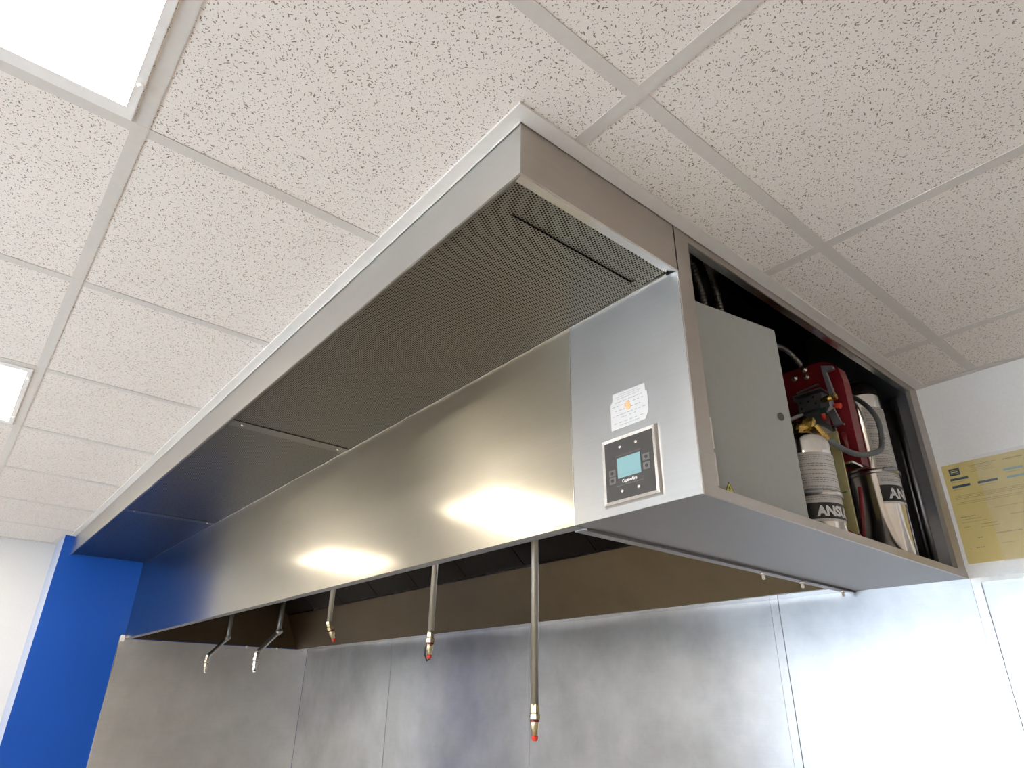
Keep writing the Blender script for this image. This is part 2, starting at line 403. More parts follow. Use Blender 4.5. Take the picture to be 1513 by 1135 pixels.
# soffit flange: slopes from the end face and the front edge up to the perforated sheet
mb = MB()
zi = ZS + .006
mb.prism([(XR - .004, YF + .004, ZS), (XR - .004, YH - .002, ZS), (XR - .026, YH - .002, zi), (XR - .026, YF + .012, zi)], (0, 0, .001))
build('flange', mb, M['edge'], hood)
mb = MB(); mb.prism([(HX0, YF + .004, ZS), (XR - .004, YF + .004, ZS), (XR - .026, YF + .012, zi), (HX0, YF + .012, zi)], (0, 0, .001))
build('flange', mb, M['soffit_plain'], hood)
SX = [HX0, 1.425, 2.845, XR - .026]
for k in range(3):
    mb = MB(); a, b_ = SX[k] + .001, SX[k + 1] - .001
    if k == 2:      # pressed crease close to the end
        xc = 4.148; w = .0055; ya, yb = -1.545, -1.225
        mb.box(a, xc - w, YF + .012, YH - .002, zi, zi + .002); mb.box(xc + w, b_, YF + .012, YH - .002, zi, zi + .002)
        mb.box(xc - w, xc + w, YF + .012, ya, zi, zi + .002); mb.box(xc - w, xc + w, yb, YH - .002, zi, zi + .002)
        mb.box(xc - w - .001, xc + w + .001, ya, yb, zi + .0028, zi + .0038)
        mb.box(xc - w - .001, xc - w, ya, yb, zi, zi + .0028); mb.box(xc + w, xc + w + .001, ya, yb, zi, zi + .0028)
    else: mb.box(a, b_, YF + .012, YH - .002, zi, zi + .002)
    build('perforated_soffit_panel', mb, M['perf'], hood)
for sx in (1.425, 2.845):
    mb = MB(); mb.box(sx - .052, sx - .002, YF + .014, YH - .004, zi - .0025, zi - .0002)
    st = build('seam_strip', mb, M['soffit_plain'], hood)
    for y in (YF + .05, YH - .03):
        mb = MB(); mb.lathe((sx - .027, y, zi - .0025), [(.003, -.0025), (.005, -.001), (.005, 0)], 12); build('rivet', mb, M['chrome'], st)
# front panel of hood + lip + joint strip
mb = MB(); mb.box(HX0, XJ - .0015, YH, YH + .0025, ZB, zi + .02); build('front_panel', mb, M['front'], hood)
mb = MB(); mb.box(HX0, XJ - .0015, YH + .0025, YH + .032, ZB, ZB + .0025); mb.box(HX0, XJ - .0015, YH + .0295, YH + .032, ZB + .0025, ZB + .03)
build('bottom_lip', mb, M['under'], hood)
mb = MB(); mb.box(HX0, XR - .026, YH - .004, YH, zi - .006, zi - .0015); build('top_bead', mb, M['edge'], hood)
mb = MB(); mb.box(XJ - .0015, XJ + .0005, YH - .0008, YH + .004, ZB, zi - .006); build('joint_bead', mb, M['edge'], hood)
# end cabinet shell
CT = .30
mb = MB(); mb.box(XJ + .0005, XR - .0015, YH, YH + .0025, ZB, zi - .006); build('end_front_panel', mb, M['end_front'], hood)
mb = MB(); mb.box(XR - .0015, XR - .0002, YH - .0008, YH + .003, ZB, ZS); build('corner_bead', mb, M['edge'], hood)
mb = MB()
mb.box(XR - .003, XR, YH + .003, -1.149, ZB + .019, CT)              # near post
mb.box(XR - .003, XR, -1.149, -.001, -.041 + .02, CT)        # top rail
build('side_frame', mb, M['side'], hood)
mb = MB(); mb.box(XR - .012, XR, -.058, -.001, ZB + .019, -.021)
build('rear_post', mb, M['side'], hood)
mb = MB(); mb.box(XR - .0035, XR + .001, YH + .003, -.001, ZB, ZB + .019); build('bottom_rail', mb, M['side'], hood)
mb = MB(); mb.box(XR - .02, XR - .0035, YH + .003, -.06, -.021, -.018); mb.box(XR - .03, XR - .003, -1.151, -1.149, ZB + .019, CT); build('frame_return', mb, M['edge'], hood)
mb = MB(); mb.box(XJ + .0015, XR - .0036, YH + .003, -.001, ZB, ZB + .004); build('cabinet_floor', mb, M['under'], hood)
mb = MB(); mb.box(XJ + .0015, XJ + .004, YH + .003, -.001, ZB + .004, CT); build('cabinet_back', mb, M['cab_in'], hood)
mb = MB(); mb.box(XJ + .004, XR - .012, -.006, -.001, ZB + .004, CT)
mb.box(4.186, XR - .012, -.028, -.006, ZB + .004, -.02); mb.tube([(4.178, -.02, ZB + .004), (4.178, -.02, -.015)], .012, 16); mb.tube([(4.16, -.013, ZB + .004), (4.16, -.013, -.015)], .007, 12)
build('cabinet_end_wall', mb, M['cab_in'], hood)
mb = MB(); mb.box(XJ + .004, XR - .004, YH + .003, YH + .006, ZB + .004, CT); build('cabinet_near_wall', mb, M['cab_in'], hood)
mb = MB(); mb.box(XJ + .0015, XR, YH + .003, -.001, CT, CT + .003); build('cabinet_top', mb, M['inner'], hood)
# hood cavity
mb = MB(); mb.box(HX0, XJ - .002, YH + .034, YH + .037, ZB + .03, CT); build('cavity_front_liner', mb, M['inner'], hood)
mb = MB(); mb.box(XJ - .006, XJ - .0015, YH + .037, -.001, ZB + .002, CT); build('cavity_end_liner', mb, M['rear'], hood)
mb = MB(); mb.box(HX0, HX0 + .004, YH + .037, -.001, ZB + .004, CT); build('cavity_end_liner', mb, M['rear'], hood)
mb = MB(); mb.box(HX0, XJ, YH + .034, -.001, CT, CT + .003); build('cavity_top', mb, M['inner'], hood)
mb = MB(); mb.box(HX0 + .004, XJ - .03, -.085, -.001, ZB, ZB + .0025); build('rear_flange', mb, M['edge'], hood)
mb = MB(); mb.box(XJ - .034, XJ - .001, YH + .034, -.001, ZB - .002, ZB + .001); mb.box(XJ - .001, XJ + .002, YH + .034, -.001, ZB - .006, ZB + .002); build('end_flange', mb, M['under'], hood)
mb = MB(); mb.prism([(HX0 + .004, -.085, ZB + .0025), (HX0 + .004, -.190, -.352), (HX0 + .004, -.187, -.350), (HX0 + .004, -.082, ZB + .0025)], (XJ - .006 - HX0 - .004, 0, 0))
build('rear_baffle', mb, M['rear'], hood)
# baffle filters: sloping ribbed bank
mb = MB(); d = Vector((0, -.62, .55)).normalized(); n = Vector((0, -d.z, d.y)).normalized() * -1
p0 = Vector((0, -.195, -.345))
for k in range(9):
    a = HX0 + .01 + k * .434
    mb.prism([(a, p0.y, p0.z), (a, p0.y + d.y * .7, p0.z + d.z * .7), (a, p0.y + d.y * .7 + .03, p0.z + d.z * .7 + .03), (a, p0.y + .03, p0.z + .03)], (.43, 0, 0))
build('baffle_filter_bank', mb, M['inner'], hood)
for y in (-.482, -.282, -.045):
    mb = MB(); mb.lathe((XJ - .018, y, ZB - .002), [(.0085, 0), (.0085, -.005), (.0045, -.005), (.0045, -.016), (.003, -.018)], 12)
    build('bolt', mb, M['chrome'], hood)
for (y) in (-.45, -.24, -.05):
    mb = MB(); mb.lathe((.03, y, ZB + .003), [(.008, 0), (.008, -.006), (.005, -.006), (.005, -.018)], 12)
    build('bolt', mb, M['chrome'], hood)
# seam cleat on left wall end
# ================================================================ STAINLESS WALL SHEETS
def sheet(x0, x1, label, top=-.5698):
    mb = MB(); mb.box(x0 + .0008, x1 - .0008, -.004, -.0005, Zf, top)
    return tag(build('wall_sheet', mb, M['wallsteel']), label, 'stainless wall sheet', 'stainless sheets on the wall below the hood')
sheet(.006, 1.20, 'stainless wall sheet on the back wall next to the left corner under the hood')
sheet(1.203, 2.427, 'stainless back wall sheet second from the left corner, behind the bent nozzles')
sheet(2.430, 3.647, 'wide stainless back wall sheet behind the longest straight nozzle pipe')
sheet(3.677, 4.242, 'bright stainless wall sheet below the end cabinet of the hood')
sheet(4.266, 5.45, 'stainless wall sheet at the right frame edge below the yellow certificate', -.579)
mb = MB(); mb.box(3.648, 3.676, -.0055, -.0005, Zf, -.5698); tag(build('joint_strip', mb, M['wallsteel']), 'narrow flat stainless joint strip below the three hanging bolts of the hood', 'joint strip', 'vertical joint strips between wall sheets')
mb = MB(); mb.box(4.243, 4.265, -.0065, -.0005, Zf, -.5698); tag(build('joint_strip', mb, M['edge']), 'narrow flat stainless joint strip running down from the hood corner at the right', 'joint strip', 'vertical joint strips between wall sheets')
mb = MB(); mb.box(4.266, 5.45, -.011, -.0045, -.583, -.5698); mb.box(4.266, 5.45, -.0045, -.0005, -.579, -.5698)
tag(build('edge_trim', mb, M['edge']), 'thin polished metal cap along the top of the wall sheet under the certificate', 'edge trim')
mb = MB(); mb.box(.0006, .004, -1.219, -.005, Zf, -.5698)
tag(build('side_wall_sheet', mb, M['sidesheet']), 'stainless sheet covering the side wall beside the blue paint', 'stainless wall sheet')
mb = MB(); mb.box(.0006, .0065, -1.224, -1.2185, Zf, -.556)
tag(build('edge_trim', mb, M['edge']), 'thin vertical metal edge strip between the blue paint and stainless sheet', 'edge trim')
mb = MB(); mb.box(.001, .012, -1.2185, -1.198, -.585, -.548)
tag(build('corner_clip', mb, M['white_trim'], bevel=.001), 'small pale clip at the top of the stainless edge on blue wall', 'clip')

# ================================================================ FIRE SUPPRESSION NOZZLES
def arc(p0, p1, p2, r=.02, n=5):
    p0, p1, p2 = Vector(p0), Vector(p1), Vector(p2)
    a = p1 + (p0 - p1).normalized() * r; c = p1 + (p2 - p1).normalized() * r
    return [a * (1 - t) ** 2 + p1 * 2 * t * (1 - t) + c * t ** 2 for t in [i / n for i in range(n + 1)]]
def nozzle(x, y, zend, kind, label, red, mat, tipdir=(0, 0, -1), pr=.0105):
    t = thing('nozzle_drop', label, 'fire suppression nozzle', (x, y, zend - .1), 'fire suppression nozzles hanging under the hood')
    top = .2995
    if kind == 'bent':
        e = Vector((x, y - .085, zend - .093)); path = [(x, y, top)] + arc((x, y, top), (x, y, zend), e, .018)
        path += [Vector((x, y - .085, zend - .093)) + Vector((0, .012, .013))] + arc((x, y, zend), e, e + Vector((0, 0, -.05)), .01)[1:]
        mb = MB(); mb.tube(path, pr, 16); build('pipe', mb, mat, t)
        mb = MB(); v = (e - Vector((x, y, zend))).normalized()
        mb.lathe(Vector((x, y, zend)) - v * .004, [(pr * .9, -.012), (pr * 1.35, -.008), (pr * 1.35, .012), (pr * .9, .016)], 16, v); build('elbow', mb, mat, t)
        base = e + Vector((0, 0, -.006)); ax = Vector((0, 0, -1))
    else:
        mb = MB(); mb.tube([(x, y, top), (x, y, zend)], pr, 20); build('pipe', mb, mat, t)
        base = Vector((x, y, zend)); ax = Vector(tipdir).normalized()
    s = pr / .0105
    mb = MB(); mb.lathe(base, [(.011 * s, -.006), (.0125 * s, 0), (.0125 * s, .014), (.010 * s, .016)], 6, ax)
    mb.lathe(base + ax * .016, [(.011 * s, 0), (.0148 * s, .002), (.0148 * s, .014), (.010 * s, .018)], 6, ax); build('fitting', mb, M['chrome'] if not red else M['nozzle_brass'], t)
    b2 = base + ax * .034
    mb = MB(); mb.lathe(b2, [(.0105 * s, 0), (.0115 * s, .002), (.0115 * s, .018), (.0085 * s, .021), (.0080 * s, .036)], 6 if not red else 12, ax)
    build('nozzle_tip', mb, M['chrome'] if not red else M['nozzle_brass'], t)
    if red: mb = MB(); mb.lathe(b2, [(.0122 * s, -.002), (.0126 * s, 0), (.0122 * s, .0025)], 16, ax); build('retaining_ring', mb, M['red'], t)
    if red:
        mb = MB(); mb.lathe(b2 + ax * .034, [(.0082 * s, 0), (.0088 * s, .004), (.007 * s, .011), (.003 * s, .013)], 12, ax); build('cap', mb, M['redcap'], t, label='orange red rubber cap')
    else:
        mb = MB(); mb.lathe(b2 + ax * .036, [(.0072 * s, 0), (.0066 * s, .010), (.003 * s, .012)], 12, ax); build('cap', mb, M['chrome'], t)
    return t, b2, ax
nozzle(3.42, -.85, -.898, 'straight', 'longest straight nozzle pipe, nearest, ending in a brass tip with red cap', True, M['pipe'], (.0, .0, -1))
t, b2, ax = nozzle(2.90, -.85, -.685, 'straight', 'shorter straight nozzle pipe with a dark strap loop around its red tip', True, M['pipe'])
mb = MB(); mb.tube([b2 + Vector((-.012, 0, 0)), b2 + Vector((-.017, -.006, -.012)), b2 + Vector((-.017, -.006, -.035)), b2 + Vector((-.006, -.005, -.052)), b2 + Vector((.004, 0, -.046))], .0028, 8)
build('strap', mb, M['black'], t)
nozzle(2.117, -.85, -.598, 'straight', 'middle nozzle pipe whose brass tip is tilted, just showing under the hood', True, M['pipe'], (0, .42, -.9), .0105)
nozzle(1.575, -.848, -.602, 'bent', 'dog-legged nozzle pipe with plain metal tip, right of the two bent ones', False, M['pipe'])
nozzle(.852, -.848, -.590, 'bent', 'farthest dog-legged nozzle pipe with plain metal tip, close to the left wall', False, M['pipe'])

# ================================================================ CONTROL PANEL ON END FRONT
YP = YH
cp = thing('control_panel', 'small touch controller with pale blue screen in a chrome frame on the hood end', 'control panel', (4.085, YP, -.555))
px0, px1, pz0, pz1 = 4.017, 4.156, -.554, -.4165
mb = MB()      # bevelled frame
def ringprism(x0, x1, z0, z1, w, d):
    o = [(x0, YP, z0), (x1, YP, z0), (x1, YP, z1), (x0, YP, z1)]
    m = [(x0 + w * .35, YP - d, z0 + w * .35), (x1 - w * .35, YP - d, z0 + w * .35), (x1 - w * .35, YP - d, z1 - w * .35), (x0 + w * .35, YP - d, z1 - w * .35)]
    i = [(x0 + w, YP - d * .9, z0 + w), (x1 - w, YP - d * .9, z0 + w), (x1 - w, YP - d * .9, z1 - w), (x0 + w, YP - d * .9, z1 - w)]
    for a, c in ((o, m), (m, i)):
        for k in range(4): mb.quad(a[k], a[(k + 1) % 4], c[(k + 1) % 4], c[k])
ringprism(px0, px1, pz0, pz1, .0095, .007)
build('frame', mb, M['edge'], cp, label='chrome bevelled frame')
mb = MB(); mb.box(px0 + .009, px1 - .009, YP - .0063, YP - .0005, pz0 + .009, pz1 - .009); face = build('face_plate', mb, M['darkface'], cp, label='dark grey face plate')
cx, cz = (px0 + px1) / 2, (pz0 + pz1) / 2
def PB(x0, x1, z0, z1, d0, d1): m = MB(); m.box(cx + x0, cx + x1, YP - d1, YP - d0, cz + z0, cz + z1); return m
m1 = PB(-.032, .032, -.033, .027, .0063, .0068); build('bezel', m1, M['btn'], cp)
m1 = PB(-.0312, .0312, -.0322, .0262, .0068, .0070); build('bezel_face', m1, M['darkface'], cp)
sc_ = build('screen', PB(-.0285, .0285, -.0185, .0215, .0070, .0074), M['screen'], cp, label='pale blue lcd screen')
build('screen_text', PB(-.027, .027, -.0125, -.0119, .0074, .0076), M['lcd_line'], sc_)
for z in (-.005, -.020):
    m1 = PB(-.0505, -.0335, z - .0068, z + .0068, .0063, .0075); bt = build('button', m1, M['btn'], cp, bevel=.0011, label='grey rounded square button')
    m1 = MB(); m1.lathe((cx - .0425, YP - .0075, cz + z), [(.0036, 0), (.0036, .0005)], 12, (0, -1, 0)); build('button_mark', m1, M['black'], bt)
for z in (.008, -.009):
    m1 = PB(.0335, .0505, z - .0068, z + .0068, .0063, .0075); bt = build('button', m1, M['btn'], cp, bevel=.0011, label='grey rounded square button')
    m1 = MB(); m1.lathe((cx + .0425, YP - .0075, cz + z), [(.0036, 0), (.0036, .0005)], 12, (0, -1, 0)); build('button_mark', m1, M['black'], bt)
for sx_, sz in ((-.020, .044), (.020, .044), (-.020, -.044), (.020, -.044)):
    m1 = MB(); m1.lathe((cx + sx_, YP - .0063, cz + sz), [(.0038, 0), (.0036, .0012), (.002, .0022)], 16, (0, -1, 0)); build('screw', m1, M['chrome'], cp)
m1 = text_mb('CaptiveAire', .0088, lambda x, y: (cx - .0185 + x * .85, YP - .0073, cz - .0285 + y), .0002)
build('maker_lettering', m1, M['label_white'], cp)

# sticker above
st = thing('inspection_sticker', 'small torn white paper sticker with orange mark above the control panel', 'sticker', (4.09, YP, -.402))
mb = MB(); e = .0007
mb.prism([(4.043, YP - e, -.401), (4.130, YP - e, -.400), (4.139, YP - e, -.385), (4.139, YP - e, -.343), (4.1335, YP - e, -.341), (4.1335, YP - e, -.325), (4.0505, YP - e, -.323), (4.0505, YP - e, -.338), (4.043, YP - e, -.344)], (0, e * .8, 0))
build('paper', mb, M['paper'], st)
mb = MB()
for i, (z, w, n) in enumerate([(-.329, .050, 18), (-.333, .064, 22), (-.3375, .056, 18), (-.344, .07, 16), (-.352, .086, 8), (-.362, .07, 7), (-.372, .086, 9), (-.378, .045, 4), (-.388, .08, 6), (-.394, .05, 12)]):
    x = 4.091 - w / 2
    for k in range(n):
        wk = w / n * R.uniform(.35, .8); mb.box(x, x + wk, YP - e - .0003, YP - e, z - .0008, z + .0004); x += w / n
build('print', mb, M['ink_light'], st)
mb = MB()
for (x, z, r) in ((4.089, -.351, .0045), (4.090, -.361, .0065), (4.082, -.356, .003)):
    mb.lathe((x, YP - e, z), [(r, 0), (r * .9, .0004)], 14, (0, -1, 0))
build('mark', mb, M['orange_ink'], st, label='orange handwritten mark')

# ================================================================ ELECTRICAL ENCLOSURE IN CABINET
en = thing('electrical_enclosure', 'grey metal electrical box with a round lock inside the hood end cabinet', 'electrical box', (4.1, -.97, ZB + .004))
z1 = -.093; zb_ = ZB + .012
P0 = Vector((4.170, -1.125, 0)); dv = Vector((4.221, -.800, 0)) - Vector((4.175, -1.048, 0)); dv.normalize(); PR = Vector((4.221, -.806, 0))
P0 = PR - dv * .325
nn = Vector((dv.y, -dv.x, 0))
mb = MB(); mb.box(3.945, 4.155, -1.135, -.86, zb_, z1 - .004); build('body', mb, M['door_grey'], en)
mb = MB(); mb.prism([P0 + Vector((0, 0, zb_)), PR + Vector((0, 0, zb_)), PR + Vector((0, 0, z1)), P0 + Vector((0, 0, z1))], -nn * .018)
dr = build('door', mb, M['door_grey'], en, bevel=.002)
c = PR - dv * .034; mb = MB(); mb.lathe(Vector((c.x, c.y, -.322)), [(.009, 0), (.009, .003), (.0065, .004)], 20, nn); mb.box(c.x - .0008, c.x + .004, c.y - .0008, c.y + .0008, -.327, -.317)
build('lock', mb, M['btn'], dr, label='dark round lock')
# warning triangle
tc = P0 + dv * .104 + nn * .0003
def tri(c, s, z, off): return [Vector((0, 0, z)) + c - dv * s + nn * off, Vector((0, 0, z)) + c + dv * s + nn * off, Vector((0, 0, z + s * 1.75)) + c + nn * off]
mb = MB(); mb.prism(tri(tc, .0130, -.523, 0), nn * .0004); wt = build('warning_label', mb, M['black'], dr)
mb = MB(); mb.prism(tri(tc, .0108, -.5218, .0004), nn * .0003); wy = build('warning_face', mb, M['yellow'], dr, label='yellow triangle')
mb = MB(); q = [(.0, .018), (-.003, .010), (-.0005, .010), (-.002, .003), (.0035, .0115), (.001, .0115)]
mb.prism([tc + dv * a + Vector((0, 0, -.5218 + b_ * .78)) + nn * .0007 for a, b_ in q], nn * .0003); build('warning_symbol', mb, M['black'], dr)
for za, zb2 in ((-.408, -.470), (-.478, -.540)):
    mb = MB(); mb.box(XR - .022, XR - .012, -1.140, -1.126, zb2, za); build('hinge', mb, M['white_trim'], en)

# flexible conduits
def conduit(pts, r, label):
    P = [Vector(p) for p in pts]; path = []; n = 26
    for i in range(len(P) - 1):
        a = P[max(i - 1, 0)]; b = P[i]; c = P[i + 1]; d = P[min(i + 2, len(P) - 1)]
        for k in range(n):
            t = k / n
            path.append(.5 * ((2 * b) + (c - a) * t + (2 * a - 5 * b + 4 * c - d) * t * t + (3 * b - a - 3 * c + d) * t ** 3))
    path.append(P[-1])
    out = [path[0]]; L = 0       # resample to 2 mm
    for p in path[1:]:
        while (p - out[-1]).length > .0022: out.append(out[-1] + (p - out[-1]).normalized() * .0022)
    rad = [r * (1 if (i // 2) % 2 else .84) for i in range(len(out))]
    mb = MB(); mb.tube(out, rad, 14)
    return tag(build('flexible_conduit', mb, M['conduit']), label, 'flexible conduit', 'flexible conduits in the end cabinet')
conduit([(4.10, -.885, z1 - .006), (4.10, -.892, .0), (4.11, -.94, .09), (4.11, -1.03, .18), (4.11, -1.1, .27)], .0085, 'left one of the two ridged metal conduits rising out of the grey electrical box')
conduit([(4.13, -.872, z1 - .006), (4.13, -.876, .0), (4.13, -.905, .10), (4.12, -.97, .20), (4.12, -1.03, .28)], .0085, 'right one of the two ridged metal conduits rising out of the grey electrical box')
conduit([(4.06, -.852, -.13), (4.07, -.80, -.05), (4.09, -.62, -.002), (4.105, -.52, .006), (4.114, -.466, -.030)], .0075, 'ridged metal conduit arching from the grey box to the red release box')

# ================================================================ FIRE SUPPRESSION RELEASE BOX
rb = thing('release_mechanism', 'red steel release box with grey levers and springs between the two tanks', 'fire suppression release', (4.1, -.44, -.34))
yr = -.445
mb = MB(); mb.prism([(3.965, yr, -.018), (4.155, yr, -.026), (4.180, yr, -.036), (4.2, yr, -.060), (4.206, yr, -.1), (4.206, yr, -.336), (3.965, yr, -.336)], (0, .04, 0))
build('back_box', mb, M['red'], rb)
mb = MB(); ym = -.492
mb.box(4.094, 4.153, ym, yr, -.176, -.136); mb.box(4.086, 4.166, ym - .006, yr - .01, -.128, -.124); mb.box(4.086, 4.090, ym - .006, yr - .01, -.140, -.124)
mb.tube([(4.098, ym, -.118), (4.16, ym, -.112)], .003, 8)
br = build('trip_bracket', mb, M['zinc'], rb)
for x, z in ((4.104, -.148), (4.104, -.166), (4.125, -.15), (4.14, -.142), (4.143, -.162)):
    m1 = MB(); m1.lathe((x, ym, z), [(.0028, 0), (.0022, .002)], 8, (0, -1, 0)); build('screw', m1, M['black'], br)
mb = MB(); mb.box(4.105, 4.151, -.480, yr, -.232, -.178); build('mounting_plate', mb, M['zinc'], rb)
mb = MB(); mb.prism([(4.176, ym, -.062), (4.205, ym, -.073), (4.206, ym, -.082), (4.186, ym, -.084), (4.194, ym, -.150), (4.182, ym, -.150), (4.176, ym, -.082)], (0, .012, 0)); build('cocking_lever', mb, M['zinc'], rb)
mb = MB(); mb.prism([(4.153, ym, -.138), (4.170, ym - .012, -.142), (4.182, ym - .012, -.153), (4.178, ym, -.18), (4.166, ym, -.196), (4.153, ym, -.178)], (0, .03, 0)); build('latch_block', mb, M['zinc'], rb)
mb = MB(); mb.tube([(4.166, ym - .014, -.165), (4.182, ym - .014, -.166), (4.196, ym - .012, -.165)], [.006, .009, .007], 12); mb.lathe((4.196, ym - .012, -.165), [(.009, 0), (.009, .008)], 6, (1, 0, 0)); build('brass_valve', mb, M['brass'], rb)
mb = MB(); mb.tube([(4.190, ym - .006, -.186), (4.207, ym - .006, -.192)], [.005, .0075], 12); build('red_knob', mb, M['redcap'], rb)
mb = MB(); mb.tube([(4.158, ym - .004, -.199), (4.160, ym - .004, -.215)], .0055, 12); build('red_knob', mb, M['redcap'], rb)
mb = MB(); mb.box(4.152, 4.166, ym, ym + .02, -.196, -.180); build('spring_housing', mb, M['green'], rb)
mb = MB(); mb.prism([(4.146, ym, -.210), (4.180, ym, -.243), (4.176, ym, -.262), (4.144, ym, -.228)], (0, .008, 0))
mb.prism([(4.170, ym, -.196), (4.186, ym, -.190), (4.197, ym, -.232), (4.178, ym, -.240)], (0, .008, 0)); build('linkage_arm', mb, M['zinc'], rb)
mb = MB(); mb.prism([(4.143, ym - .004, -.226), (4.152, ym - .004, -.232), (4.180, ym - .004, -.262), (4.180, ym - .004, -.302), (4.150, ym - .004, -.268)], (0, .004, 0)); dp = build('instruction_plate', mb, M['label'], rb)
m1 = MB(); m1.lathe((4.163, ym - .0043, -.266), [(.005, 0), (.0045, .0004)], 6, (0, -1, 0)); m1.box(4.1615, 4.1645, ym - .0047, ym - .004, -.283, -.262); build('plate_symbol', m1, M['blue_ink'], dp)
mb = MB(); mb.box(4.176, 4.184, ym - .01, ym - .004, -.345, -.238); mb.box(4.176, 4.206, ym - .01, ym - .004, -.245, -.240); mb.box(4.184, 4.206, ym - .006, yr, -.345, -.340); build('cable_guide', mb, M['chrome'], rb)
mb = MB(); mb.lathe((4.195, ym + .006, -.318), [(.006, 0), (.006, .055), (.003, .06)], 14); build('gas_cartridge', mb, M['amber'], rb)
for x, z, y in ((4.112, -.035, yr), (4.113, -.058, yr), (4.08, -.05, yr)):
    m1 = MB(); m1.lathe((x, y, z), [(.009, 0), (.009, .005), (.005, .006), (.005, .014)], 12, (0, -1, 0)); build('cable_nut', m1, M['chrome'], rb)
mb = MB(); mb.tube([(3.98, ym + .01, -.19), (4.1, ym + .01, -.176)], .006, 10); build('release_cable', mb, M['zinc'], rb)

mb = MB(); mb.box(4.04, 4.192, -.518, -.512, ZB + .0042, -.262)
mp2 = tag(build('mounting_panel', mb, M['beige']), 'olive beige upright plate standing right behind the front tank', 'mounting plate')
mb = MB(); mb.box(4.150, 4.187, -.5195, -.518, -.4195, -.4175); build('print', mb, M['green'], mp2)
mb = MB(); mb.tube([(4.162, -.545, ZB + .004), (4.164, -.545, -.496)], .004, 10); mb.tube([(4.164, -.545, -.503), (4.176, -.535, -.515), (4.196, -.53, -.532)], .0035, 10); mb.lathe((4.196, -.53, -.532), [(.008, -.002), (.008, .004)], 14, (1, 0, 0)); mb.tube([(4.196, -.53, -.532), (4.196, -.53, ZB + .004)], .003, 8)
tag(build('pull_pin', mb, M['red']), 'small red pull pin and ring at the foot of the beige plate', 'pull pin')
mb = MB(); mb.tube([(4.175, -.47, ZB + .0042), (4.19, -.47, -.47), (4.198, -.47, -.40)], .005, 10)
tag(build('red_tube', mb, M['red']), 'thin red tube rising behind the beige plate edge', 'tube')

# ================================================================ TANKS
def tank(x, y, r, zb, zt, label, band_z, strap_z, a_band, lab_top, sz, th0, ca):
    t = thing('fire_suppression_tank', label, 'fire suppression tank', (x, y, zb), 'polished tanks in the end cabinet')
    H = zt - zb
    prof = [(r * .88, 0), (r * .93, .004), (r * .93, .02), (r, .024), (r, H - .075), (r * 1.012, H - .072), (r * 1.012, H - .068), (r, H - .064), (r, H - .05)]
    for k in range(1, 9):
        a = k / 8 * math.pi / 2 * .86; prof.append((r * math.cos(a), H - .05 + .042 * math.sin(a)))
    prof += [(r * .22, H - .006), (r * .22, H)]
    mb = MB(); mb.lathe((x, y, zb), prof, 64); build('cylinder', mb, M['tank'], t)
    def P(a, z, d=0): a = math.radians(a); return (x + (r + d) * math.cos(a), y + (r + d) * math.sin(a), z)
    def patch(a0, a1, z0, z1, d, mat, name, par, mbx=None):
        m = mbx or MB(); n = max(2, int(abs(a1 - a0) / 5))
        for k in range(n):
            b0 = a0 + (a1 - a0) * k / n; b1 = a0 + (a1 - a0) * (k + 1) / n
            m.quad(P(b0, z0, d), P(b1, z0, d), P(b1, z1, d), P(b0, z1, d))
        if mbx: return m
        return build(name, m, mat, par)
    a0 = a_band
    lb = patch(a0, a0 + 150, band_z[0] - .006, lab_top, .0005, M['label'], 'label', t)
    patch(a0, a0 + 150, band_z[0], band_z[1], .0009, M['label_black'], 'label_band', t)
    m = MB(); z = lab_top - .008
    while z > band_z[1] + .006:
        a = a0 + 5; full = R.random() < .8
        aend = a0 + (125 if full else R.uniform(50, 90))
        while a < aend:
            w = R.uniform(3, 9); patch(a, min(a + w, aend), z - .0012, z + .0006, .0009, None, '', None, m); a += w + 1.6
        z -= .0052 if R.random() < .8 else .010
    build('label_print', m, M['label_ink'], t)
    k = 180 / math.pi / r
    m = text_mb('ANSUL', sz, lambda u, v: P(th0 + u * k * .92, band_z[0] + (band_z[1] - band_z[0]) * .19 + v, .0013), .0016)
    build('maker_lettering', m, M['label_white'], t)
    # strap with clamp
    m = MB(); m.lathe((x, y, strap_z), [(r + .0012, -.0065), (r + .0055, -.0065), (r + .0065, 0), (r + .0055, .0065), (r + .0012, .0065)], 48)
    sp = build('strap', m, M['edge'], t)
    ac = math.radians(ca)
    c = Vector((x + (r + .011) * math.cos(ac), y + (r + .011) * math.sin(ac), strap_z)); tv = Vector((-math.sin(ac), math.cos(ac), 0))
    m = MB(); m.tube([c - tv * .022, c - tv * .016, c + tv * .014, c + tv * .02], [.002, .0065, .0065, .004], 10); m.tube([c + tv * .004 + Vector((0, 0, .006)), c + tv * .02 + Vector((0, 0, .004))], .0035, 8); build('clamp', m, M['zinc'], sp)
    return t
t1 = tank(4.138, -.60, .0615, ZB + .0042, -.268, 'shorter polished steel tank in front, with black label band and brass valve', (-.505, -.468), -.445, -112, -.345, .031, -60, -62)
t2 = tank(4.112, -.14, .0640, ZB + .0042, .025, 'taller polished steel tank at the back end of the cabinet', (-.372, -.325), -.283, -62, -.085, .040, -44, -34)
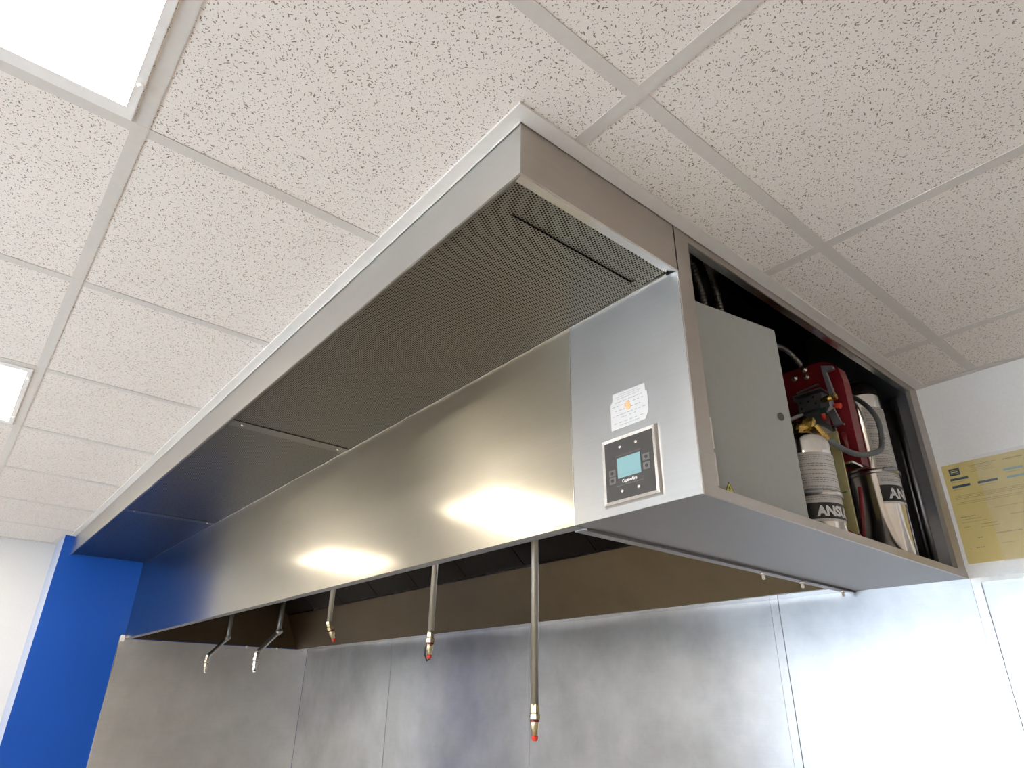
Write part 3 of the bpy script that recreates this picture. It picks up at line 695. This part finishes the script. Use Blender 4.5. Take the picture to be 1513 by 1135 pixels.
# brass valve
m = MB(); m.lathe((4.140, -.60, -.268), [(.02, -.004), (.022, 0), (.022, .010), (.012, .012), (.012, .02)], 20)
m.tube([(4.120, -.602, -.252), (4.140, -.598, -.252), (4.150, -.594, -.252), (4.168, -.588, -.256), (4.172, -.586, -.258)], [.010, .013, .018, .018, .010], 8)
m.tube([(4.172, -.585, -.260), (4.180, -.573, -.283), (4.184, -.560, -.293)], [.008, .0085, .0075], 8)
build('valve', m, M['brass'], t1, label='brass valve')
hp = [(4.181, -.566, -.289), (4.190, -.550, -.301), (4.205, -.533, -.318), (4.214, -.50, -.324), (4.219, -.452, -.317), (4.220, -.37, -.290), (4.219, -.33, -.267), (4.216, -.302, -.222), (4.210, -.285, -.173), (4.187, -.265, -.122), (4.150, -.25, -.074), (4.11, -.24, -.045), (4.07, -.20, -.03)]
P = [Vector(p) for p in hp]; path = []
for i in range(len(P) - 1):
    a = P[max(i - 1, 0)]; b = P[i]; c = P[i + 1]; d = P[min(i + 2, len(P) - 1)]
    for k in range(8):
        tt = k / 8; path.append(.5 * ((2 * b) + (c - a) * tt + (2 * a - 5 * b + 4 * c - d) * tt * tt + (3 * b - a - 3 * c + d) * tt ** 3))
path.append(P[-1])
m = MB(); m.tube(path, .0068, 14)
tag(build('braided_hose', m, M['hose']), 'grey braided hose looping from the brass valve in front of the rear tank', 'hose')

# ================================================================ CERTIFICATE ON BACK WALL
ce = thing('certificate', 'yellow printed certificate under crumpled plastic on the white wall beside the hood', 'certificate', (4.36, 0, -.53))
X0, X1, Z0, Z1, yy = 4.2475, 4.463, -.532, -.253, -.002
m = MB(); m.box(X0, X1, yy, -.0003, Z0, Z1); build('paper', m, M['yellow_paper'], ce)
m = MB()
def bars(m, x, z, w, h): m.box(X0 + x, X0 + x + w, yy - .0004, yy, Z1 - z - h, Z1 - z)
for x, z, w in ((.014, .042, .045), (.014, .063, .045), (.078, .063, .048)): bars(m, x, z, w, .0065)
bars(m, .016, .014, .027, .020); build('print_bars', m, M['blue_ink'], ce)
m = MB()
for x, z, w in ((.145, .042, .045), (.148, .064, .05)): bars(m, x, z, w, .0065)
build('print_bars', m, M['bluebar2'], ce)
m = MB()
for i in range(5): m.lathe((X0 + .0295 + (i - 2) * .0035, yy - .0004, Z1 - .024), [(.0022, 0), (.0021, .0003)], 8, (0, -1, 0))
m.box(X0 + .019, X0 + .040, yy - .0007, yy - .0004, Z1 - .0295, Z1 - .0285); m.box(X0 + .019, X0 + .040, yy - .0007, yy - .0004, Z1 - .0195, Z1 - .0185)
build('seal_print', m, M['yellow_paper'], ce)
m = MB()
def line(x, z, w, h=.0009):
    e_ = X0 + x + w; q = X0 + x
    while q < e_:
        s_ = R.uniform(.002, .008); m.box(q, min(q + s_, e_), yy - .0004, yy, Z1 - z - h, Z1 - z); q += s_ + .0012
for k, (x, w) in enumerate(((.065, .07), (.07, .055), (.075, .045), (.07, .055), (.068, .06))): line(x, .014 + k * .0045, w, .0014 if k == 0 else .0008)
line(.016, .053, .03); line(.016, .0745, .025); line(.08, .0745, .04); line(.15, .053, .03); line(.15, .015, .045, .003)
for z in (.093, .0975, .102): line(.014, z, .19)
for z in (.112, .1165): line(.014, z, .185)
line(.10, .140, .07); line(.014, .152, .035, .0022); line(.014, .160, .05); line(.014, .168, .06); line(.13, .163, .05, .0015)
line(.014, .181, .016, .0015); line(.055, .178, .04, .0015); line(.055, .186, .045)
line(.085, .207, .06, .0018); line(.04, .212, .012, .002); line(.03, .238, .02, .002); line(.014, .240, .006); line(.09, .235, .04)
build('print_lines', m, M['yellow_ink'], ce)['kind'] = 'stuff'
m = MB(); n_ = 14
g = [[None] * (n_ + 1) for _ in range(n_ + 1)]
RR = random.Random(3)
for i in range(n_ + 1):
    for j in range(n_ + 1):
        g[i][j] = m.bm.verts.new((X0 + .085 + (X1 - X0 - .075) * i / n_, yy - .003 - RR.random() * .007, Z0 - .004 + (Z1 - Z0 + .012) * j / n_))
for i in range(n_):
    for j in range(n_): m.bm.faces.new((g[i][j], g[i + 1][j], g[i + 1][j + 1], g[i][j + 1]))
build('plastic_sleeve', m, M['plastic'], ce, label='clear crumpled plastic')

# ================================================================ LIGHT, WORLD, CAMERA
w = bpy.data.worlds.new('World'); SC.world = w; w.use_nodes = True
bg = w.node_tree.nodes['Background']; bg.inputs[0].default_value = (.72, .86, 1.0, 1); bg.inputs[1].default_value = 10.0
for n_, (a, b_) in enumerate(WX):       # daylight portals in the real window openings
    l = bpy.data.lights.new('window_portal', 'AREA'); l.shape = 'RECTANGLE'; l.size = b_ - a; l.size_y = WZ[1] - WZ[0]; l.cycles.is_portal = True
    o = bpy.data.objects.new('window_portal', l); COL.objects.link(o); o.location = ((a + b_) / 2, YE - .10, CZ + (WZ[0] + WZ[1]) / 2); o.rotation_euler = (math.radians(90), 0, 0)

f = Vector((-0.69557825, 0.57058205, 0.43658563)); r = Vector((0.63963528, 0.76853866, 0.01466385)); u = Vector((0.32716601, -0.28945543, 0.89954319))
cam = bpy.data.cameras.new('camera'); co = bpy.data.objects.new('camera', cam); COL.objects.link(co)
cam.sensor_width = 36; cam.sensor_fit = 'HORIZONTAL'; cam.lens = 972.34 / 1513 * 36; cam.clip_start = .01
mw = Matrix(((r.x, u.x, -f.x, 4.8613), (r.y, u.y, -f.y, -2.1277), (r.z, u.z, -f.z, CZ - .8921), (0, 0, 0, 1)))
co.matrix_world = mw; SC.camera = co
SC.view_settings.view_transform = 'Standard'; SC.view_settings.look = 'None'; SC.view_settings.gamma = 1
SC.view_settings.use_curve_mapping = False; SC.view_settings.exposure = 1.0
SC.cycles.use_denoising = True; SC.cycles.max_bounces = 10; SC.cycles.diffuse_bounces = 5; SC.cycles.glossy_bounces = 6; SC.cycles.sample_clamp_indirect = 8
